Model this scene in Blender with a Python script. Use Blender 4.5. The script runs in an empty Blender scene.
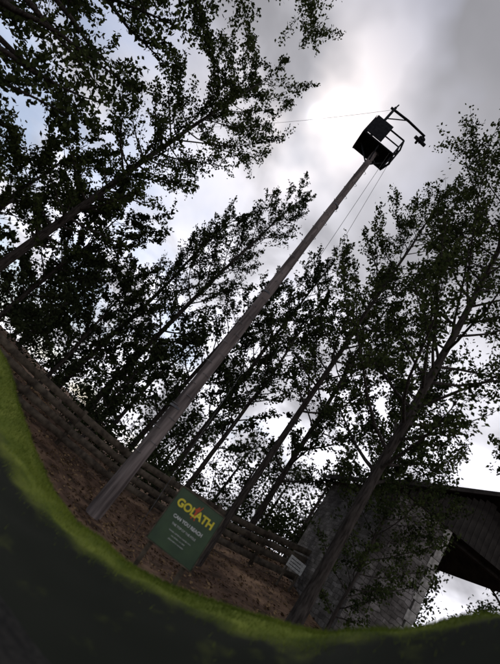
import bpy, math, random
import numpy as np
from mathutils import Vector, Matrix, noise

random.seed(7)
RNG = np.random.default_rng(11)
scene = bpy.context.scene
scene.view_settings.view_transform = 'Standard'
scene.view_settings.look = 'None'
scene.view_settings.exposure = 0

# ------------------------------------------------------------------ helpers
def new_mat(name):
    m = bpy.data.materials.new(name); m.use_nodes = True
    nt = m.node_tree; b = nt.nodes['Principled BSDF']
    return m, nt, b

def noise_mat(name, c1, c2, scale=4, detail=8, rough=0.9, bump=0.3, bscale=30, stretch=None, spec=0.2, c3=None, bdist=0.02, lo=.35, hi=.65):
    m, nt, b = new_mat(name)
    tc = nt.nodes.new('ShaderNodeTexCoord')
    src = tc.outputs['Object']
    if stretch:
        mp = nt.nodes.new('ShaderNodeMapping'); mp.inputs['Scale'].default_value = stretch
        nt.links.new(src, mp.inputs['Vector']); src = mp.outputs['Vector']
    n = nt.nodes.new('ShaderNodeTexNoise'); n.inputs['Scale'].default_value = scale; n.inputs['Detail'].default_value = detail
    nt.links.new(src, n.inputs['Vector'])
    r = nt.nodes.new('ShaderNodeValToRGB')
    r.color_ramp.elements[0].position = lo; r.color_ramp.elements[0].color = (*c1, 1)
    r.color_ramp.elements[1].position = hi; r.color_ramp.elements[1].color = (*c2, 1)
    if c3:
        e = r.color_ramp.elements.new(.5); e.color = (*c3, 1)
    nt.links.new(n.outputs['Fac'], r.inputs['Fac']); nt.links.new(r.outputs['Color'], b.inputs['Base Color'])
    b.inputs['Roughness'].default_value = rough
    b.inputs['Specular IOR Level'].default_value = spec
    if bump:
        n2 = nt.nodes.new('ShaderNodeTexNoise'); n2.inputs['Scale'].default_value = bscale; n2.inputs['Detail'].default_value = 6
        nt.links.new(src, n2.inputs['Vector'])
        bp = nt.nodes.new('ShaderNodeBump'); bp.inputs['Strength'].default_value = bump; bp.inputs['Distance'].default_value = bdist
        nt.links.new(n2.outputs['Fac'], bp.inputs['Height']); nt.links.new(bp.outputs['Normal'], b.inputs['Normal'])
    return m

def mesh_from_arrays(name, V, faces_list, mats, mat_idx=None, smooth=False):
    me = bpy.data.meshes.new(name)
    V = np.asarray(V, dtype=np.float32)
    me.vertices.add(len(V)); me.vertices.foreach_set('co', V.ravel())
    loops = np.concatenate([np.asarray(F).ravel() for F in faces_list]).astype(np.int32)
    tot = np.concatenate([np.full(len(F), np.asarray(F).shape[1]) for F in faces_list]).astype(np.int32)
    st = np.concatenate([[0], np.cumsum(tot)[:-1]]).astype(np.int32)
    me.loops.add(len(loops)); me.loops.foreach_set('vertex_index', loops)
    me.polygons.add(len(tot)); me.polygons.foreach_set('loop_start', st); me.polygons.foreach_set('loop_total', tot)
    for m in mats: me.materials.append(m)
    if mat_idx is not None: me.polygons.foreach_set('material_index', np.asarray(mat_idx, dtype=np.int32))
    if smooth: me.polygons.foreach_set('use_smooth', np.ones(len(tot), dtype=bool))
    me.update(calc_edges=True); me.validate()
    ob = bpy.data.objects.new(name, me); scene.collection.objects.link(ob)
    return ob

class Tubes:
    def __init__(s): s.V = []; s.F = []; s.T = []; s.n = 0
    def add(s, pts, rad, k=6, cap=True):
        pts = np.asarray(pts, float); n = len(pts)
        if np.isscalar(rad): rad = [rad]*n
        rad = np.broadcast_to(np.asarray(rad, float), (n,))
        d = np.gradient(pts, axis=0)
        d /= (np.linalg.norm(d, axis=1, keepdims=True)+1e-9)
        ref = np.array([0., 0, 1]) if abs(d[0][2]) < .8 else np.array([1., 0, 0])
        a = np.cross(d, ref); a /= (np.linalg.norm(a, axis=1, keepdims=True)+1e-9)
        b = np.cross(d, a)
        th = np.arange(k)*2*math.pi/k
        R = rad[:, None, None]
        ring = pts[:, None, :] + R*(np.cos(th)[None, :, None]*a[:, None, :] + np.sin(th)[None, :, None]*b[:, None, :])
        s.V.append(ring.reshape(-1, 3))
        i = np.arange(n-1)[:, None]*k; j = np.arange(k)[None, :]; j2 = (j+1) % k
        q = np.stack([i+j, i+j2, i+k+j2, i+k+j], -1).reshape(-1, 4)+s.n
        start = s.n
        s.F.append(q); s.n += n*k
        if cap:
            for r0, pt in ((0, pts[0]), (n-1, pts[-1])):
                s.V.append(pt[None, :]); c = s.n; s.n += 1
                ids = start+r0*k+np.arange(k)
                s.T.append(np.stack([ids, np.roll(ids, -1), np.full(k, c)], -1))
    def build(s, name, mat, smooth=True):
        fl = [np.concatenate(s.F)]
        if s.T: fl.append(np.concatenate(s.T))
        return mesh_from_arrays(name, np.concatenate(s.V), fl, [mat], smooth=smooth)

def box(name, lo, hi, mat, parent=None, bevel=0.0, rot=None):
    lo = Vector(lo); hi = Vector(hi); c = (lo+hi)/2; h = (hi-lo)/2
    V = [(sx*h.x, sy*h.y, sz*h.z) for sx in (-1, 1) for sy in (-1, 1) for sz in (-1, 1)]
    F = [(0, 1, 3, 2), (4, 6, 7, 5), (0, 4, 5, 1), (2, 3, 7, 6), (0, 2, 6, 4), (1, 5, 7, 3)]
    me = bpy.data.meshes.new(name); me.from_pydata(V, [], F); me.materials.append(mat)
    ob = bpy.data.objects.new(name, me); scene.collection.objects.link(ob); ob.location = c
    if rot: ob.rotation_euler = rot
    if bevel:
        bv = ob.modifiers.new('bevel', 'BEVEL'); bv.width = bevel; bv.segments = 2
    if parent: ob.parent = parent
    return ob

def empty(name, loc=(0, 0, 0)):
    e = bpy.data.objects.new(name, None); e.empty_display_size = .3
    scene.collection.objects.link(e); e.location = loc
    return e

def sstep(t, a, b):
    t = np.clip((np.asarray(t, float)-a)/(b-a), 0, 1); return t*t*(3-2*t)

def terrain(x, y):
    x = np.asarray(x, float); y = np.asarray(y, float)
    v = .02*x*x*sstep(y, -6, 8) + .08*np.maximum(x, 0)*sstep(y, -6, 8)
    v = 2.2*np.tanh(v/2.2)
    v = v + .6*sstep(y, 11, 18)
    v = v + .04*np.sin(x*1.1+.4)*np.sin(y*.9) + .02*np.sin(x*2.7)*np.cos(y*2.3+1)
    return v
def tz(x, y): return float(terrain(x, y))

# ------------------------------------------------------------------ materials
bark = noise_mat('bark', (.02, .016, .014), (.065, .054, .047), 6, 8, .95, .8, 25, (4, 4, .7), .1)
def leaf_mat(name, c1, c2, trans=.18):
    m, nt, b = new_mat(name)
    tc = nt.nodes.new('ShaderNodeTexCoord'); g = nt.nodes.new('ShaderNodeNewGeometry')
    n = nt.nodes.new('ShaderNodeTexNoise'); n.inputs['Scale'].default_value = .9; n.inputs['Detail'].default_value = 0
    nt.links.new(tc.outputs['Object'], n.inputs['Vector'])
    mx = nt.nodes.new('ShaderNodeMath'); mx.operation = 'MULTIPLY_ADD'; mx.inputs[1].default_value = .5
    nt.links.new(g.outputs['Random Per Island'], mx.inputs[0])
    s2 = nt.nodes.new('ShaderNodeMath'); s2.operation = 'SUBTRACT'; s2.inputs[1].default_value = .25
    nt.links.new(n.outputs['Fac'], s2.inputs[0]); nt.links.new(s2.outputs[0], mx.inputs[2])
    r = nt.nodes.new('ShaderNodeValToRGB')
    r.color_ramp.elements[0].position = .25; r.color_ramp.elements[0].color = (*c1, 1)
    r.color_ramp.elements[1].position = .8; r.color_ramp.elements[1].color = (*c2, 1)
    nt.links.new(mx.outputs[0], r.inputs['Fac'])
    out = nt.nodes['Material Output']
    nt.nodes.remove(b)
    df = nt.nodes.new('ShaderNodeBsdfDiffuse'); nt.links.new(r.outputs['Color'], df.inputs['Color'])
    if trans:
        tr = nt.nodes.new('ShaderNodeBsdfTranslucent'); nt.links.new(r.outputs['Color'], tr.inputs['Color'])
        ms = nt.nodes.new('ShaderNodeMixShader'); ms.inputs[0].default_value = trans
        nt.links.new(df.outputs[0], ms.inputs[1]); nt.links.new(tr.outputs[0], ms.inputs[2]); nt.links.new(ms.outputs[0], out.inputs['Surface'])
    else:
        nt.links.new(df.outputs[0], out.inputs['Surface'])
    return m
leafA = leaf_mat('foliage', (.022, .03, .012), (.06, .075, .026), .15)
leafB = leaf_mat('foliage_far', (.02, .026, .013), (.045, .056, .024), 0)
soil = noise_mat('mulch_soil', (.055, .035, .023), (.19, .12, .078), 1.6, 10, .95, .9, 14, None, .1, c3=(.11, .067, .046), bdist=.06)

# ------------------------------------------------------------------ ground
def axis():
    a = np.concatenate([np.arange(-30, 30.01, .4)])
    o = np.array([33, 38, 45, 60, 90, 140, 220, 400.])
    return np.concatenate([-o[::-1], a, o])
ax = axis(); ay = axis()+5
X, Y = np.meshgrid(ax, ay, indexing='ij')
Z = terrain(X, Y) + RNG.normal(0, .008, X.shape)
n1, n2 = X.shape
I = np.arange(n1*n2).reshape(n1, n2)
F = np.stack([I[:-1, :-1], I[1:, :-1], I[1:, 1:], I[:-1, 1:]], -1).reshape(-1, 4)
mesh_from_arrays('ground', np.stack([X, Y, Z], -1).reshape(-1, 3), [F], [soil], smooth=True)
corner_dark = noise_mat('corner_dark', (.014, .014, .014), (.03, .029, .027), 12, 8, .95, .6, 90, None, .05)  # near-black sheet added so the lower corner darkens like a lens rim
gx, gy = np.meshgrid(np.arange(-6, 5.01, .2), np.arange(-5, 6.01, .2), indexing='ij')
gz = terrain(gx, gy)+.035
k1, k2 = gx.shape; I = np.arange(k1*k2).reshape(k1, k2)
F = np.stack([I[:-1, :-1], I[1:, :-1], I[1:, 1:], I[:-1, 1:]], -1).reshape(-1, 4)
mesh_from_arrays('dark_corner_sheet', np.stack([gx, gy, gz], -1).reshape(-1, 3), [F], [corner_dark], smooth=True)

# ------------------------------------------------------------------ leaves
def leaves_arrays(C, size, rng, droop=0.0):
    n = len(C)
    a = rng.normal(size=(n, 3)); a[:, 2] -= droop; a /= np.linalg.norm(a, axis=1, keepdims=True)
    b = rng.normal(size=(n, 3)); b -= (a*b).sum(1, keepdims=True)*a; b /= np.linalg.norm(b, axis=1, keepdims=True)
    s = size*rng.uniform(.6, 1.3, (n, 1))
    V = np.stack([C-a*s*.5, C+b*s*.33-a*s*.05, C+a*s*.55, C-b*s*.33-a*s*.05], 1).reshape(-1, 3)
    F = np.arange(4*n).reshape(n, 4)
    return V, F

def tree(name, x, y, h, r, start=.25, nb=46, leaf=.13, dens=1.0, lean=(0, 0), up=(.7, 1.05), tr=.18, seed=0, profile='oval', side=None, mat=None, per=8, bare=.2):
    rng = np.random.default_rng(100+seed)
    mat = mat or (leafA if y < 16 else leafB)
    z0 = tz(x, y)-.1
    e = empty(name, (x, y, z0))
    T = Tubes()
    n = 14
    t = np.linspace(0, 1, n)
    wob = np.cumsum(rng.normal(0, .06, (n, 2)), axis=0); wob -= wob[0]
    tp = np.stack([lean[0]*t*t+wob[:, 0]*t, lean[1]*t*t+wob[:, 1]*t, h*t], 1)
    rad = tr*(1-t)**.8+.012; rad[0] *= 1.35
    T.add(tp, rad, 8)
    L = []
    for i in range(nb):
        u = start+(1-start)*(i+rng.uniform(0, 1))/nb
        u = min(u, .985)
        base = np.array([np.interp(u, t, tp[:, k]) for k in range(3)])
        v = (u-start)/(1-start)
        if profile == 'oval': pr = (math.sin(math.pi*min(1, (v*.85+.15)))**.6)*(.55+.45*(1-v))+.12
        elif profile == 'cone': pr = (1-v)**.75*.95+.1
        elif profile == 'top': pr = .62+.42*v**1.3
        else: pr = (.55+.45*math.sin(math.pi*v))
        az = i*2.39996+rng.normal(0, .4)
        ln = r*pr*rng.uniform(.55, 1.25)
        if side is not None:
            ln *= .6+.6*max(0, math.cos(az-side))
        el = rng.uniform(*up)*(.75+.4*v)
        m = 7; q = np.linspace(0, 1, m)
        ang = el*(.75+.5*q)
        seg = ln/(m-1)
        P = [base]
        a0 = az
        for k in range(1, m):
            a0 += rng.normal(0, .12)
            aa = ang[k]+rng.normal(0, .08)
            sl = seg/max(.35, math.cos(el))
            P.append(P[-1]+sl*np.array([math.cos(a0)*math.cos(aa), math.sin(a0)*math.cos(aa), math.sin(aa)]))
        P = np.array(P)
        r0 = max(.012, np.interp(u, t, rad)*.42)
        T.add(P, np.linspace(r0, .006, m), 5, cap=False)
        tl = np.linalg.norm(P[-1]-P[0])
        ns = max(3, int(2.8*tl+2))
        for s in range(ns):
            w = bare+(1-bare)*(s+rng.uniform(0, 1))/ns
            w = min(w, .99)
            b0 = np.array([np.interp(w, q, P[:, k]) for k in range(3)])
            d = (P[-1]-P[0])/tl
            rv = rng.normal(size=3); rv[2] += .25
            dd = d*.8+rv*.55; dd /= np.linalg.norm(dd)
            sl = tl*rng.uniform(.18, .42)*(1.15-w*.6)
            S = np.array([b0, b0+dd*sl*.5, b0+(dd+np.array([0, 0, .12]))*sl])
            T.add(S, [.009, .006, .003], 3, cap=False)
            cnt = int(per*dens*(2+sl*4)*rng.uniform(.4, 1.6))
            tt = rng.uniform(.15, 1.08, cnt)[:, None]
            C = S[0]*(1-tt)+S[2]*tt + rng.normal(0, .05+.045*sl, (cnt, 3))
            L.append(C)
        cnt = int(per*dens*2.2*tl)
        tt = rng.uniform(.4, 1.03, cnt)
        C = np.stack([np.interp(tt, q, P[:, k]) for k in range(3)], 1)+rng.normal(0, .07, (cnt, 3))
        L.append(C)
    tk = T.build(name+'_trunk_and_limbs', bark); tk.parent = e
    C = np.concatenate(L); V, F = leaves_arrays(C, leaf, rng, .3)
    lo = mesh_from_arrays(name+'_leaves', V, [F], [mat]); lo.parent = e
    return len(C)

cnts = []
def TR(*a, **k):
    cnts.append(tree(*a, **k))
TR('pine_tree', -7.9, 14, 16.8, 2.7, .2, 62, .13, 1.0, (.9, 0), (.45, .8), .17, 1, 'cone2')
TR('pine_tree', -9.4, 7.6, 17.0, 4.7, .15, 62, .14, .9, (1.0, 0), (.2, .55), .28, 2, 'top')
TR('pine_tree', -14.6, 12.5, 12.0, 3.2, .12, 36, .18, .7, (0, 0), (.3, .6), .26, 3, 'cone2')
TR('poplar_tree', -3.5, 20, 18.4, 2.1, .25, 44, .14, .8, (.2, 0), (.85, 1.15), .15, 4)
TR('poplar_tree', -5.3, 20.5, 14.2, 1.7, .22, 34, .14, .8, (.3, 0), (.85, 1.15), .13, 5)
TR('poplar_tree', -.9, 21, 13.6, 2.2, .2, 36, .15, .85, (0, 0), (.75, 1.05), .14, 6)
TR('poplar_tree', 1.2, 19, 16.4, 1.9, .22, 38, .15, .8, (0, 0), (.85, 1.15), .13, 7)
TR('poplar_tree', 1.9, 17, 12.0, 1.9, .25, 32, .14, .85, (0, 0), (.75, 1.05), .1, 8)
TR('poplar_tree', 2.9, 12.6, 17.8, 2.4, .3, 46, .12, .85, (-.2, 0), (.7, 1.05), .11, 9)
TR('poplar_tree', 4.4, 9.1, 18.4, 3.5, .2, 64, .11, .9, (-.2, 0), (.6, .95), .14, 10)
TR('poplar_tree', 5.0, 17.5, 15.0, 2.5, .2, 38, .15, .8, (0, 0), (.6, 1.0), .14, 12)
TR('poplar_tree', 9.5, 19, 13, 2.8, .2, 34, .17, .8, (0, 0), (.6, 1.0), .16, 13)
TR('poplar_tree', 14.5, 15, 13, 2.8, .2, 30, .18, .7, (0, 0), (.6, 1.0), .16, 14)
TR('young_tree', -5.4, 18.5, 6.4, 2.0, .1, 32, .15, 1.1, (0, 0), (.4, .8), .09, 15, 'cone2')
TR('young_tree', -7.8, 16.6, 7.6, 2.3, .08, 36, .15, 1.2, (0, 0), (.4, .8), .1, 16, 'cone2')
TR('young_tree', -10.6, 15.6, 8.0, 2.4, .08, 34, .16, 1.2, (0, 0), (.4, .8), .1, 18, 'cone2')
TR('young_tree', -2.6, 18.6, 5.2, 1.8, .12, 28, .15, 1.1, (0, 0), (.4, .8), .08, 17, 'cone2')
TR('young_tree', 5.9, 10.6, 4.8, 1.6, .12, 28, .09, 1.2, (0, 0), (.5, .9), .04, 19, 'cone2')
print('leaves', sum(cnts), cnts)

def mass(name, items, leaf, n_each, mat, seed):
    rng = np.random.default_rng(seed)
    T = Tubes(); L = []
    e = empty(name)
    for (x, y, h, r) in items:
        z0 = tz(x, y)
        T.add([(x, y, z0-.2), (x+rng.normal(0, .2), y, z0+h*.5), (x+rng.normal(0, .4), y, z0+h*.93)], [.16, .1, .02], 6)
        k = 30
        for c in range(k):
            u = (c+rng.uniform(0, 1))/k
            zz = z0+h*(.08+.9*u)
            rr = r*(math.sin(math.pi*min(.97, u*.8+.2))**.7)*rng.uniform(.2, 1)
            a = rng.uniform(0, 6.28)
            cc = np.array([x+rr*math.cos(a), y+rr*math.sin(a), zz])
            T.add([(x, y, zz-rr*.7), tuple(cc)], [.03, .008], 3, cap=False)
            L.append(cc+rng.normal(0, 1, (n_each//k, 3))*np.array([.5, .5, .42])*rng.uniform(.5, 1.2))
    t = T.build(name+'_trunks', bark); t.parent = e
    V, F = leaves_arrays(np.concatenate(L), leaf, rng)
    o = mesh_from_arrays(name+'_leaves', V, [F], [mat]); o.parent = e
rr = random.Random(5)
items = []
for i in range(32):
    x = -34+i*2.2+rr.uniform(-.9, .9); y = 29+rr.uniform(-3, 7)
    items.append((x, y, rr.uniform(6.5, 11), rr.uniform(1.8, 2.8)))
for i in range(7):
    items.append((-25+i*1.3+rr.uniform(-1, 1), 20+rr.uniform(-3, 4), rr.uniform(6, 9), rr.uniform(2, 3)))
mass('distant_trees', items, .27, 1700, leafB, 31)
def bush(name, items, leaf, n, seed):
    rng = np.random.default_rng(seed); L = []; T = Tubes()
    for (x, y, w, h) in items:
        z0 = tz(x, y)
        for k in range(7):
            a = rng.uniform(0, 6.28); q = rng.uniform(.3, 1)
            c = np.array([x+w*.6*q*math.cos(a), y+w*.6*q*math.sin(a), z0+h*rng.uniform(.2, .8)])
            T.add([(x, y, z0-.1), tuple((c+np.array([x, y, z0]))/2), tuple(c)], [.02, .012, .005], 3, cap=False)
            L.append(c+rng.normal(0, 1, (n//7, 3))*np.array([w*.28, w*.28, h*.2]))
    C = np.concatenate(L); C = C[C[:, 2] > terrain(C[:, 0], C[:, 1])+.02]
    e = empty(name)
    t = T.build(name+'_stems', bark); t.parent = e
    V, F = leaves_arrays(C, leaf, rng); o = mesh_from_arrays(name+'_leaves', V, [F], [leafB]); o.parent = e
bush('undergrowth', [(-11+i*1.25+rr.uniform(-.4, .4), 18.6+rr.uniform(-.8, 2.5), rr.uniform(1.2, 2), rr.uniform(1.1, 2.9)) for i in range(19)], .14, 900, 77)

N = 12000
lx = RNG.uniform(-9, 10, N); ly = RNG.uniform(6, 20, N)
C = np.stack([lx, ly, terrain(lx, ly)+.03], 1)
a = RNG.uniform(0, 6.28, N); s = RNG.uniform(.03, .07, N)
d1 = np.stack([np.cos(a)*s, np.sin(a)*s, RNG.normal(0, .015, N)], 1); d2 = np.stack([-np.sin(a)*s*.5, np.cos(a)*s*.5, RNG.normal(0, .012, N)], 1)
V = np.stack([C-d1, C+d2, C+d1, C-d2], 1).reshape(-1, 3)
litter = leaf_mat('dry_leaf', (.05, .03, .018), (.26, .175, .095), 0)
mesh_from_arrays('leaf_litter', V, [np.arange(4*N).reshape(N, 4)], [litter])

# ------------------------------------------------------------------ made-up curved grass bank, shaped after the lens rim
crest = np.array([(-7.4, 11.4, .9), (-5.6, 10.9, 1.5), (-4.1, 10.0, 1.5), (-2.85, 9.0, .98), (-1.6, 8.1, .55), (-.5, 7.5, .33), (.8, 7.0, .42), (1.85, 6.5, .72),
                  (2.7, 6.2, 1.1), (3.4, 5.9, 1.48), (4.0, 5.4, 2.1), (4.5, 4.9, 2.75), (4.9, 4.2, 3.1), (5.2, 3.2, 2.6), (5.4, 2.0, 1.4), (5.4, 1.0, .5)])
tt = np.linspace(0, len(crest)-1, 150)
out = []
for t in tt:
    i = int(min(len(crest)-2, math.floor(t))); f = t-i
    p0, p1, p2, p3 = crest[max(0, i-1)], crest[i], crest[i+1], crest[min(len(crest)-1, i+2)]
    out.append(.5*((2*p1)+(-p0+p2)*f+(2*p0-5*p1+4*p2-p3)*f*f+(-p0+3*p1-3*p2+p3)*f**3))
CP = np.array(out)
D = np.gradient(CP[:, :2], axis=0); D /= np.linalg.norm(D, axis=1, keepdims=True)
Nn = np.stack([-D[:, 1], D[:, 0]], 1)
offs = np.linspace(1.5, -3.2, 48)
def prof(o):
    return np.where(o > 0, np.cos(np.clip(o/1.5, 0, 1)*math.pi/2)**1.3, np.cos(np.clip(-o/3.2, 0, 1)*math.pi/2)**1.4)
PX = CP[:, None, 0]+Nn[:, None, 0]*offs[None]; PY = CP[:, None, 1]+Nn[:, None, 1]*offs[None]
G = terrain(PX, PY)
PZ = G-.06+(CP[:, None, 2]-G+.06)*prof(offs)[None]
PZ = np.maximum(PZ, G-.06)
for i in range(PX.shape[0]):
    for j in range(PX.shape[1]):
        PZ[i, j] += .07*noise.noise(Vector((PX[i, j]*1.7, PY[i, j]*1.7, 0)))*min(1, prof(offs[j])*2+.1)
m_, nt, b = new_mat('bank_turf_rim_fade')
at = nt.nodes.new('ShaderNodeAttribute'); at.attribute_name = 'rim_fade'
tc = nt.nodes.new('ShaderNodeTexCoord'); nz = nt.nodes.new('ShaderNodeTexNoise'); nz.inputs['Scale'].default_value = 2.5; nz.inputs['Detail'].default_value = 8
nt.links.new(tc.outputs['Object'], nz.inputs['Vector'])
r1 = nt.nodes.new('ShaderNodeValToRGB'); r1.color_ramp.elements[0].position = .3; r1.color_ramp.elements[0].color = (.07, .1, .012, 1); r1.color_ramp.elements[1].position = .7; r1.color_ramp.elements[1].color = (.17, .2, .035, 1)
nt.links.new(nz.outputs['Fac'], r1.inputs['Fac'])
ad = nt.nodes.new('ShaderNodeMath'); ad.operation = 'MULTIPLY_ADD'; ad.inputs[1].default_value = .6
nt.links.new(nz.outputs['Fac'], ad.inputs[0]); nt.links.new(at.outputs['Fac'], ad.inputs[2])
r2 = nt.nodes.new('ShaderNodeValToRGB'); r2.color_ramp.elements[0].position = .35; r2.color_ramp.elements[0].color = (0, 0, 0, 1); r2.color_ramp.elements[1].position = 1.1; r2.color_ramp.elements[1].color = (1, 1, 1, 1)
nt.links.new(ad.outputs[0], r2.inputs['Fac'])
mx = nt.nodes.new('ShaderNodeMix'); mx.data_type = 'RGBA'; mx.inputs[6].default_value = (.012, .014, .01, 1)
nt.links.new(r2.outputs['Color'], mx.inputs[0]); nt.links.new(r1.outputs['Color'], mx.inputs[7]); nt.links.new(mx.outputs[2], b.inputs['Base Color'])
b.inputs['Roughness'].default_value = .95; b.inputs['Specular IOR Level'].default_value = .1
nb_, no_ = PX.shape
I = np.arange(nb_*no_).reshape(nb_, no_)
F = np.stack([I[:-1, :-1], I[:-1, 1:], I[1:, 1:], I[1:, :-1]], -1).reshape(-1, 4)
bank = mesh_from_arrays('lens_rim_bank', np.stack([PX, PY, PZ], -1).reshape(-1, 3), [F], [m_], smooth=True)
rim_fade = np.broadcast_to(sstep(offs, -1.15, -.1)[None], PX.shape).ravel().astype(np.float32)  # near slope painted from green to near-black, imitating the lens rim's dark falloff
att = bank.data.attributes.new('rim_fade', 'FLOAT', 'POINT'); att.data.foreach_set('value', rim_fade)
NB = 60000
ii = RNG.uniform(0, nb_-1.01, NB); jo = np.clip(RNG.normal(13.5, 4.6, NB), 2, no_-3)
i0 = ii.astype(int); j0 = jo.astype(int); fi = (ii-i0); fj = jo-j0
def bil(A): return A[i0, j0]*(1-fi)*(1-fj)+A[i0+1, j0]*fi*(1-fj)+A[i0, j0+1]*(1-fi)*fj+A[i0+1, j0+1]*fi*fj
B0 = np.stack([bil(PX), bil(PY), bil(PZ)-.01], 1)
a = RNG.uniform(0, 6.28, NB); w = .004; hh = RNG.uniform(.02, .09, NB)
dx = np.stack([np.cos(a)*w, np.sin(a)*w, np.zeros(NB)], 1)
tip = B0+np.stack([RNG.normal(0, .03, NB), RNG.normal(0, .03, NB), hh], 1)
V = np.stack([B0-dx, B0+dx, tip], 1).reshape(-1, 3)
grassm = leaf_mat('grass_blades', (.07, .1, .015), (.2, .24, .04), 0)
gb = mesh_from_arrays('lens_rim_bank_blades', V, [np.arange(3*NB).reshape(NB, 3)], [grassm]); gb.parent = bank

# ------------------------------------------------------------------ fence
wood = noise_mat('weathered_wood', (.045, .036, .028), (.12, .097, .072), 5, 8, .9, .5, 30, (1, 1, 1), .1)
fp = np.array([(-5.7, 12.4), (-4.7, 13.2), (-3.0, 14.4), (-1.0, 15.2), (1.2, 15.6), (3.4, 15.6), (5.6, 15.3), (7.0, 15.1)])
seg = np.concatenate([[0], np.cumsum(np.linalg.norm(np.diff(fp, axis=0), axis=1))])
npost = int(seg[-1]/1.8)+1
ds = np.linspace(0, seg[-1], npost)
FX = np.interp(ds, seg, fp[:, 0]); FY = np.interp(ds, seg, fp[:, 1])
fe = empty('wooden_fence')
Vf = []; Ff = []
def obox(c, ux, hx, hy, hz):
    ux = Vector(ux).normalized(); uz = Vector((0, 0, 1)); uy = uz.cross(ux).normalized(); uz = ux.cross(uy)
    base = len(Vf)
    for sx in (-1, 1):
        for sy in (-1, 1):
            for sz in (-1, 1): Vf.append(tuple(Vector(c)+ux*hx*sx+uy*hy*sy+uz*hz*sz))
    for f in [(0, 1, 3, 2), (4, 6, 7, 5), (0, 4, 5, 1), (2, 3, 7, 6), (0, 2, 6, 4), (1, 5, 7, 3)]: Ff.append([base+k for k in f])
for i in range(npost):
    z = tz(FX[i], FY[i]); obox((FX[i], FY[i], z+.6), (1, 0, 0), .06, .06, .72+random.uniform(-.03, .03))
for i in range(npost-1):
    p = Vector((FX[i], FY[i], tz(FX[i], FY[i]))); q = Vector((FX[i+1], FY[i+1], tz(FX[i+1], FY[i+1])))
    d = q-p
    nrm = Vector((d.y, -d.x, 0)).normalized()*.085
    for hz in (.26, .56, .86, 1.14):
        j = random.uniform(-.02, .02)
        obox((p+q)/2+nrm+Vector((0, 0, hz+j)), d+Vector((0, 0, random.uniform(-.02, .02))), d.length/2-.004, .016, .105)
fo = mesh_from_arrays('fence_boards_and_posts', Vf, [np.array(Ff)], [wood]); fo.parent = fe

# ------------------------------------------------------------------ tall climbing pole with platform
polewood = noise_mat('pole_timber', (.075, .06, .057), (.23, .19, .178), 3, 10, .85, .6, 20, (3, 3, .25), .25)
steel_dark = noise_mat('dark_steel', (.006, .006, .008), (.016, .016, .018), 8, 4, .8, .1, 30, None, .1)
galv = noise_mat('galvanised_steel', (.1, .1, .105), (.2, .2, .21), 10, 4, .45, .1, 30, None, .5)
galv.node_tree.nodes['Principled BSDF'].inputs['Metallic'].default_value = .6
pe = empty('climbing_pole', (-.15, 11.3, tz(-.15, 11.3)))
def world_child(o):
    o.parent = pe; o.matrix_parent_inverse = Matrix.Translation(-pe.location)
T = Tubes()
P0 = np.array([-.13, 11.3, tz(-.13, 11.3)-.3]); P1 = np.array([-.62, 11.3, 15.6])
q = np.linspace(0, 1, 26)
pts = P0+(P1-P0)*q[:, None]; pts[:, 0] += .04*np.sin(q*5)
rad = .215-.105*q+.006*np.sin(q*37)
T.add(pts, rad, 20)
world_child(T.build('pole_shaft', polewood))
T = Tubes()
for i in range(36):
    t = .13+i*.0235
    c = P0+(P1-P0)*t; r = np.interp(t, q, rad)
    sd = 1 if i % 2 else -1
    ang = .5*sd
    o = np.array([math.sin(ang), -math.cos(ang), 0]); sdv = np.array([math.cos(ang), math.sin(ang), 0])
    a_ = c+o*(r*.8)-sdv*.09; b_ = c+o*(r*.8)+sdv*.09
    T.add([a_, a_+o*.1, b_+o*.1, b_], .008, 5)
for t in (.22, .5, .78, .985):
    c = P0+(P1-P0)*t; r = np.interp(t, q, rad)
    T.add([c-np.array([0, 0, .03]), c+np.array([0, 0, .03])], r+.014, 20)
world_child(T.build('climbing_staples_and_bands', galv))
cx, cy, zf = -.73, 11.3, 15.42
hw, hd, ht = .75, .42, 1.12
T = Tubes()
cor = [(-hw, -hd), (hw*.85, -hd), (hw, 0), (hw*.85, hd), (-hw, hd)]
C3 = [np.array([cx+a, cy+b_, 0]) for a, b_ in cor]
for lv, r in ((.0, .045), (.5, .028), (ht*.85, .035)):
    loop = [c+np.array([0, 0, zf+lv]) for c in C3]; loop.append(loop[0])
    for k in range(len(loop)-1): T.add([loop[k], loop[k+1]], r, 6)
for c in C3: T.add([c+np.array([0, 0, zf-.05]), c+np.array([0, 0, zf+ht*.85])], .035, 6)
for s_ in (-1, 1):
    T.add([(cx+.1, cy, zf-.8), (cx+s_*hw*.8, cy+.02, zf-.03)], .03, 6)
    T.add([(cx+.1, cy, zf-.8), (cx, cy+s_*hd*.9, zf-.03)], .03, 6)
mx_, mz = -1.22, 18.0
T.add([(mx_, cy, zf), (mx_, cy, mz+.15)], .055, 8)
T.add([(mx_-.15, cy, mz-.02), (mx_+.75, cy, mz+.02), (.45, cy, mz-.08)], [.05, .05, .045], 8)
T.add([(mx_, cy, mz-.7), (mx_+.7, cy, mz-.0)], .025, 6)
T.add([(mx_, cy, mz+.15), (mx_+.02, cy, mz+.4)], .03, 6)
world_child(T.build('platform_frame_and_mast', steel_dark))
world_child(box('platform_floor', (cx-hw*.95, cy-hd*.95, zf-.03), (cx+hw*.82, cy+hd*.95, zf+.03), steel_dark))
for nm, lo, hi in (('cladding_left', (cx-hw-.045, cy-hd, zf+.05), (cx-hw-.03, cy+hd, zf+ht)),
                   ('cladding_front', (cx-hw, cy-hd-.045, zf+.05), (cx+.0, cy-hd-.03, zf+ht)),
                   ('cladding_back', (cx-hw, cy+hd+.03, zf+.05), (cx+.0, cy+hd+.045, zf+ht))):
    world_child(box(nm, lo, hi, steel_dark))
T = Tubes()
ex, ez = .42, mz-.1
th = np.linspace(0, 2*math.pi, 15)
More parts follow.
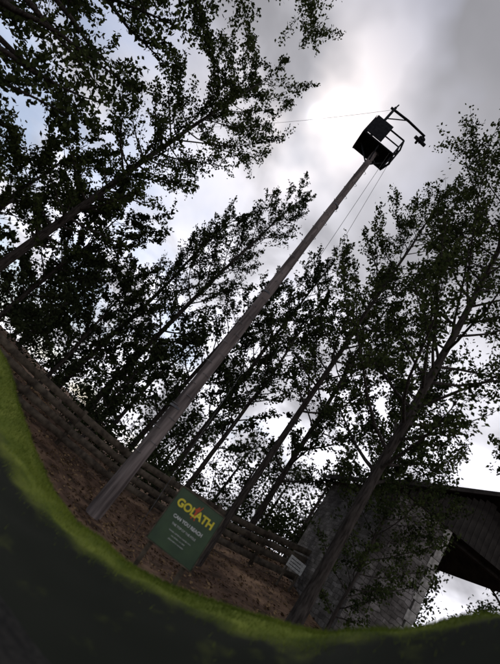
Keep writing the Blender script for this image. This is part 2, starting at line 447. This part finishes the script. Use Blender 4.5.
T.add(np.stack([ex+.11*np.cos(th), np.full(15, cy), ez-.2+.11*np.sin(th)], 1), .04, 6)
T.add([(ex, cy-.06, ez-.2), (ex, cy+.06, ez-.2)], .07, 10)
T.add([(ex, cy, ez), (ex, cy, ez-.5)], .03, 6)
T.add([(ex-.28, cy-.05, ez-.42), (ex+.26, cy+.05, ez-.34)], .07, 8)
T.add([(ex-.1, cy, ez-.36), (ex-.1, cy, ez-.62)], .05, 8)
world_child(T.build('pulley_and_trapeze', steel_dark))
ropem = noise_mat('rope', (.05, .05, .05), (.12, .12, .12), 20)
T = Tubes()
def sagline(p, r, sag, n=16):
    p = np.array(p, float); r = np.array(r, float); t = np.linspace(0, 1, n)[:, None]
    o = p+(r-p)*t; o[:, 2] -= (4*sag*t*(1-t))[:, 0]; return o
T.add(sagline((cx+.5, cy-.4, zf), (.9, 10.6, tz(.9, 10.6)), .0), .007, 5)
T.add(sagline((cx+.7, cy, zf+.3), (1.9, 13.0, tz(1.9, 13)), .05), .007, 5)
T.add(sagline((mx_, cy, mz), (-7.6, 14.0, 12.7), .25, 24), .006, 5)
world_child(T.build('guy_ropes_and_safety_cable', ropem))

# ------------------------------------------------------------------ sign
gm, nt, b = new_mat('sign_green')
tc = nt.nodes.new('ShaderNodeTexCoord'); nz = nt.nodes.new('ShaderNodeTexNoise'); nz.inputs['Scale'].default_value = 3; nz.inputs['Detail'].default_value = 8; nt.links.new(tc.outputs['Object'], nz.inputs['Vector'])
rp = nt.nodes.new('ShaderNodeValToRGB'); rp.color_ramp.elements[0].position = .35; rp.color_ramp.elements[1].position = .65; rp.color_ramp.elements[0].color = (.012, .034, .01, 1); rp.color_ramp.elements[1].color = (.028, .06, .018, 1)
nt.links.new(nz.outputs['Fac'], rp.inputs['Fac']); nt.links.new(rp.outputs['Color'], b.inputs['Base Color']); b.inputs['Roughness'].default_value = .6
yel = noise_mat('sign_yellow', (.55, .45, .03), (.7, .58, .05), 9, bump=0, rough=.5)
red = noise_mat('sign_red', (.4, .06, .02), (.5, .09, .03), 4, bump=0, rough=.5)
wht = noise_mat('sign_white', (.4, .4, .38), (.7, .7, .68), 14, bump=0, rough=.5)
se = empty('information_sign', (1.33, 8.0, 1.25)); se.rotation_euler = (math.radians(-6), math.radians(-1.5), math.radians(-4))
box('board', (-.47, -.015, -.5), (.47, .015, .5), gm, se, .006)
for nm, lo, hi in (('rim_top', (-.49, -.024, .5), (.49, .02, .52)), ('rim_bottom', (-.49, -.024, -.52), (.49, .02, -.5)),
                   ('rim_left', (-.49, -.022, -.499), (-.471, .02, .499)), ('rim_right', (.471, -.022, -.499), (.49, .02, .499))):
    box(nm, lo, hi, wood, se)
for sx in (-1, 1): box('post_1' if sx < 0 else 'post_2', (sx*.36-.04, .03, -1.25), (sx*.36+.04, .11, .45), wood, se, .006)
def txt(s, size, x, z, mat, bold=.0):
    c = bpy.data.curves.new('text_'+s[:4].lower(), 'FONT'); c.body = s; c.size = size; c.align_x = 'CENTER'; c.extrude = .003; c.offset = bold
    o = bpy.data.objects.new(c.name, c); scene.collection.objects.link(o); c.materials.append(mat)
    o.parent = se; o.location = (x, -.021, z); o.rotation_euler = (math.radians(90), 0, 0)
txt('GOL', .19, -.2, .2, yel, .007); txt('ATH', .19, .2, .2, yel, .007)
fg = [(0.0, .30), (.03, .27), (.02, .24), (.05, .27), (.07, .33), (.085, .32), (.06, .23), (.03, .19), (.03, .12), (.07, .03), (.045, .02), (.005, .1), (-.03, .02), (-.055, .03), (-.02, .13), (-.03, .2), (-.07, .19), (-.075, .21), (-.03, .24)]
me = bpy.data.meshes.new('climber_emblem'); me.from_pydata([(x*.8, 0, z*.9) for x, z in fg], [], [list(range(len(fg)))]); me.materials.append(red)
o = bpy.data.objects.new('climber_emblem', me); scene.collection.objects.link(o); o.parent = se; o.location = (.0, -.02, .13)
txt('CAN YOU REACH', .078, 0, .01, wht, .002); txt('THE TOP OF THE POLE', .05, 0, -.1, wht)
txt('harness and helmet must be worn', .034, 0, -.2, wht); txt('one climber at a time', .034, 0, -.26, wht)
txt('please ask an instructor', .034, 0, -.32, wht)

ne = empty('notice_board', (6.0, 14.2, tz(6.0, 14.2)))
box('panel', (-.3, -.012, .62), (.3, .012, .98), wht, ne, .004)
box('post_1', (-.26, .014, -.2), (-.2, .07, .95), wood, ne); box('post_2', (.2, .014, -.2), (.26, .07, .95), wood, ne)
for k in range(3): box('line_%d' % k, (-.24, -.018, .7+k*.09), (.22-.05*k, -.0135, .72+k*.09), steel_dark, ne)

# ------------------------------------------------------------------ stone barn
m_stone, nt, b = new_mat('stone_wall')
tc = nt.nodes.new('ShaderNodeTexCoord')
sp_ = nt.nodes.new('ShaderNodeSeparateXYZ'); nt.links.new(tc.outputs['Object'], sp_.inputs[0])
sm = nt.nodes.new('ShaderNodeMath'); sm.operation = 'ADD'; nt.links.new(sp_.outputs['X'], sm.inputs[0]); nt.links.new(sp_.outputs['Y'], sm.inputs[1])
cb_ = nt.nodes.new('ShaderNodeCombineXYZ'); nt.links.new(sm.outputs[0], cb_.inputs[0]); nt.links.new(sp_.outputs['Z'], cb_.inputs[1])
nd = nt.nodes.new('ShaderNodeTexNoise'); nd.inputs['Scale'].default_value = 4; nt.links.new(tc.outputs['Object'], nd.inputs['Vector'])
vm = nt.nodes.new('ShaderNodeVectorMath'); vm.operation = 'MULTIPLY_ADD'; vm.inputs[1].default_value = (.14, .14, .14)
nt.links.new(nd.outputs['Color'], vm.inputs[0]); nt.links.new(cb_.outputs[0], vm.inputs[2])
br = nt.nodes.new('ShaderNodeTexBrick'); br.inputs['Scale'].default_value = 1; br.inputs['Brick Width'].default_value = .34; br.inputs['Row Height'].default_value = .13
br.inputs['Mortar Size'].default_value = .012; br.inputs['Mortar Smooth'].default_value = .6; br.inputs['Color1'].default_value = (.25, .23, .22, 1); br.inputs['Color2'].default_value = (.1, .09, .08, 1); br.inputs['Mortar'].default_value = (.09, .08, .07, 1)
nt.links.new(vm.outputs[0], br.inputs['Vector'])
n3 = nt.nodes.new('ShaderNodeTexNoise'); n3.inputs['Scale'].default_value = 2.2; n3.inputs['Detail'].default_value = 9; n3.inputs['Roughness'].default_value = .7; nt.links.new(tc.outputs['Object'], n3.inputs['Vector'])
r3 = nt.nodes.new('ShaderNodeValToRGB'); r3.color_ramp.elements[0].position = .4; r3.color_ramp.elements[0].color = (.3, .28, .26, 1); r3.color_ramp.elements[1].position = .62
nt.links.new(n3.outputs['Fac'], r3.inputs['Fac'])
mm = nt.nodes.new('ShaderNodeMix'); mm.data_type = 'RGBA'; mm.blend_type = 'MULTIPLY'; mm.inputs[0].default_value = 1
nt.links.new(br.outputs['Color'], mm.inputs[6]); nt.links.new(r3.outputs['Color'], mm.inputs[7]); nt.links.new(mm.outputs[2], b.inputs['Base Color'])
bp = nt.nodes.new('ShaderNodeBump'); bp.inputs['Strength'].default_value = .8; bp.inputs['Distance'].default_value = .03; bp.invert = True
nt.links.new(br.outputs['Fac'], bp.inputs['Height']); nt.links.new(bp.outputs['Normal'], b.inputs['Normal']); b.inputs['Roughness'].default_value = .9
roofm = noise_mat('dark_roof_sheet', (.016, .014, .013), (.04, .036, .032), 3, 8, .9, .5, 20, None, .1)
quoin = noise_mat('pale_quoin', (.2, .19, .175), (.42, .4, .37), 6, 8, .9, .4, 20)
be = empty('stone_barn', (8.6, 12.0, 1.5))
def bchild(o): o.parent = be; o.matrix_parent_inverse = Matrix.Translation(-be.location)
bx0, bx1, by0, by1, zb, zt = 6.6, 8.5, 11.6, 16.5, .9, 5.7
bchild(box('wall_front', (bx0+.302, by0, zb), (bx1-.26, by0+.4, zt), m_stone))
bchild(box('wall_left', (bx0, by0+.01, zb), (bx0+.3, by1, zt), m_stone))
bchild(box('wall_back', (bx0+.302, by1-.4, zb), (bx1, by1-.01, zt-.01), m_stone))
k = 0; z = zb+.3
rq = random.Random(3)
while z < zt-.3:
    w = (.27 if k % 2 else .2)+rq.uniform(-.03, .05); hq = rq.uniform(.17, .3)
    bchild(box('quoin_%d' % k, (bx1-w, by0-.015+rq.uniform(-.006, .006), z), (bx1+.015+rq.uniform(-.01, .01), by0+.3, z+hq), quoin, None, .012)); z += hq+.01; k += 1
bchild(box('wall_inner', (bx1-.24, by0+.302, zb), (bx1, by1-.41, zt-.005), m_stone))
for i, px in enumerate((11.6,)):
    bchild(box('post_%d' % i, (px-.1, by0+.1, .9), (px+.1, by0+.3, zt), wood)); bchild(box('rear_post_%d' % i, (px-.1, by1-.3, .9), (px+.1, by1-.1, zt), wood))
ry0, ry1 = by0-.7, by1+.6; xl, xr, xm, zr = bx0-.35, 12.3, 9.3, 7.4; ze = zt+.02
me = bpy.data.meshes.new('roof_planes')
Vr = []
for y_ in (ry0, ry1):
    for (x_, z_) in ((xl, ze-.1), (xm, zr), (xr, ze-.1), (xr, ze+.03), (xm, zr+.14), (xl, ze+.03)): Vr.append((x_, y_, z_))
Fr = [(0, 1, 4, 5), (1, 2, 3, 4), (11, 10, 7, 6), (10, 9, 8, 7)]+[(i, i+6, (i+1) % 6+6, (i+1) % 6) for i in range(6)]
me.from_pydata(Vr, [], Fr); me.materials.append(roofm); o = bpy.data.objects.new('roof_planes', me); scene.collection.objects.link(o); bchild(o)
nbd = 26
for i in range(nbd):
    x_ = xl+.3+(xr-xl-.6)*i/nbd; w = (xr-xl-.6)/nbd-.012
    zz = min(zr-.1-(abs(x_+w/2-xm)+w)*((zr-ze)/(xm-xl if x_ < xm else xr-xm)), zr)
    if zz-ze > .1: bchild(box('gable_board_%d' % i, (x_, by0-.06, ze-.15), (x_+w, by0-.03, zz), roofm))
bchild(box('tie_beam', (xl+.4, by0+.41, zt-.22), (xr-.2, by0+.6, zt-.02), roofm))

# ------------------------------------------------------------------ world
S = Vector((-.182, .633, .752)).normalized()
w = bpy.data.worlds.new('World'); scene.world = w; w.use_nodes = True
nt = w.node_tree; nt.nodes.clear()
N_ = nt.nodes.new; Lk = nt.links.new
out = N_('ShaderNodeOutputWorld'); bg = N_('ShaderNodeBackground'); bg.inputs['Strength'].default_value = .1
sky = N_('ShaderNodeTexSky'); sky.sky_type = 'NISHITA'; sky.sun_disc = False
sky.sun_elevation = math.asin(S.z); sky.sun_rotation = math.atan2(S.x, S.y)
tc = N_('ShaderNodeTexCoord')
def math_(op, a=None, b_=None, c=None):
    n = N_('ShaderNodeMath'); n.operation = op
    for i, v in enumerate((a, b_, c)):
        if v is None: continue
        if isinstance(v, (int, float)): n.inputs[i].default_value = v
        else: Lk(v, n.inputs[i])
    return n.outputs[0]
vn = N_('ShaderNodeVectorMath'); vn.operation = 'NORMALIZE'; Lk(tc.outputs['Generated'], vn.inputs[0])
dt = N_('ShaderNodeVectorMath'); dt.operation = 'DOT_PRODUCT'; Lk(vn.outputs[0], dt.inputs[0]); dt.inputs[1].default_value = S
dot = math_('MAXIMUM', dt.outputs['Value'], 0.0)
sp = N_('ShaderNodeSeparateXYZ'); Lk(vn.outputs[0], sp.inputs[0])
zz = math_('ADD', math_('MAXIMUM', sp.outputs['Z'], 0.0), .45)
cb = N_('ShaderNodeCombineXYZ'); Lk(math_('DIVIDE', sp.outputs['X'], zz), cb.inputs[0]); Lk(math_('DIVIDE', sp.outputs['Y'], zz), cb.inputs[1])
n1_ = N_('ShaderNodeTexNoise'); n1_.inputs['Scale'].default_value = 3.2; n1_.inputs['Detail'].default_value = 5; n1_.inputs['Roughness'].default_value = .48; n1_.inputs['Distortion'].default_value = .4
Lk(cb.outputs[0], n1_.inputs['Vector'])
n2_ = N_('ShaderNodeTexNoise'); n2_.inputs['Scale'].default_value = 3.0; n2_.inputs['Detail'].default_value = 4
mpp = N_('ShaderNodeMapping'); mpp.inputs['Location'].default_value = (3.3, 1.7, 5); Lk(cb.outputs[0], mpp.inputs['Vector']); Lk(mpp.outputs[0], n2_.inputs['Vector'])
mr = N_('ShaderNodeMapRange'); mr.inputs['From Min'].default_value = .34; mr.inputs['From Max'].default_value = .60; mr.interpolation_type = 'SMOOTHSTEP'
Lk(n1_.outputs['Fac'], mr.inputs['Value'])
thin = mr.outputs[0]
glow = math_('POWER', dot, 6.0); core = math_('POWER', dot, 7000.0); halo = math_('POWER', dot, 500.0)
low = math_('SUBTRACT', 1.0, math_('MULTIPLY', math_('POWER', math_('MAXIMUM', sp.outputs['Z'], 0.0), 1.5), 1.1))
low = math_('MAXIMUM', low, .06)
lum = math_('MULTIPLY', thin, math_('MULTIPLY', low, 10.5))
lum = math_('ADD', lum, 2.3)
lum = math_('ADD', lum, math_('MULTIPLY', glow, .8))
lum = math_('ADD', lum, math_('MULTIPLY', low, 2.2))
lum = math_('ADD', lum, math_('MULTIPLY', halo, 1.8))
lum = math_('ADD', lum, math_('MULTIPLY', core, 14.0))
cc = N_('ShaderNodeCombineXYZ'); Lk(math_('MULTIPLY', lum, .98), cc.inputs[0]); Lk(math_('MULTIPLY', lum, .97), cc.inputs[1]); Lk(math_('MULTIPLY', lum, 1.05), cc.inputs[2])
bl = math_('ADD', n2_.outputs['Fac'], math_('MULTIPLY', sp.outputs['X'], -.3))
mb = N_('ShaderNodeMapRange'); mb.inputs['From Min'].default_value = .56; mb.inputs['From Max'].default_value = .70; Lk(bl, mb.inputs['Value'])
mix = N_('ShaderNodeMix'); mix.data_type = 'RGBA'; Lk(math_('MULTIPLY', mb.outputs[0], .75), mix.inputs[0]); Lk(cc.outputs[0], mix.inputs[6])
skb = N_('ShaderNodeVectorMath'); skb.operation = 'SCALE'; skb.inputs['Scale'].default_value = 1.1; Lk(sky.outputs[0], skb.inputs[0]); Lk(skb.outputs[0], mix.inputs[7])
Lk(mix.outputs[2], bg.inputs['Color']); Lk(bg.outputs[0], out.inputs['Surface'])

ld = bpy.data.lights.new('sun', 'SUN'); ld.energy = 1.3; ld.angle = math.radians(12); ld.color = (1, .96, .9)
lo = bpy.data.objects.new('sun', ld); scene.collection.objects.link(lo); lo.rotation_euler = S.to_track_quat('Z', 'Y').to_euler(); lo.location = (0, 0, 40)

# ------------------------------------------------------------------ camera
cam = bpy.data.cameras.new('camera'); co = bpy.data.objects.new('camera', cam); scene.collection.objects.link(co)
cam.sensor_fit = 'VERTICAL'; cam.sensor_height = 24; cam.lens = 24*408/664; cam.clip_end = 2000; cam.clip_start = .05
cam.dof.use_dof = True; cam.dof.focus_distance = 14; cam.dof.aperture_fstop = .3
p = math.radians(22.6); r = math.radians(39.4)
Fw = Vector((0, math.cos(p), math.sin(p))); R0 = Vector((1, 0, 0)); U0 = Vector((0, -math.sin(p), math.cos(p)))
R = math.cos(r)*R0+math.sin(r)*U0; U = -math.sin(r)*R0+math.cos(r)*U0
M = Matrix((R, U, -Fw)).transposed().to_4x4(); M.translation = (0, 0, 1.6)
co.matrix_world = M
scene.camera = co
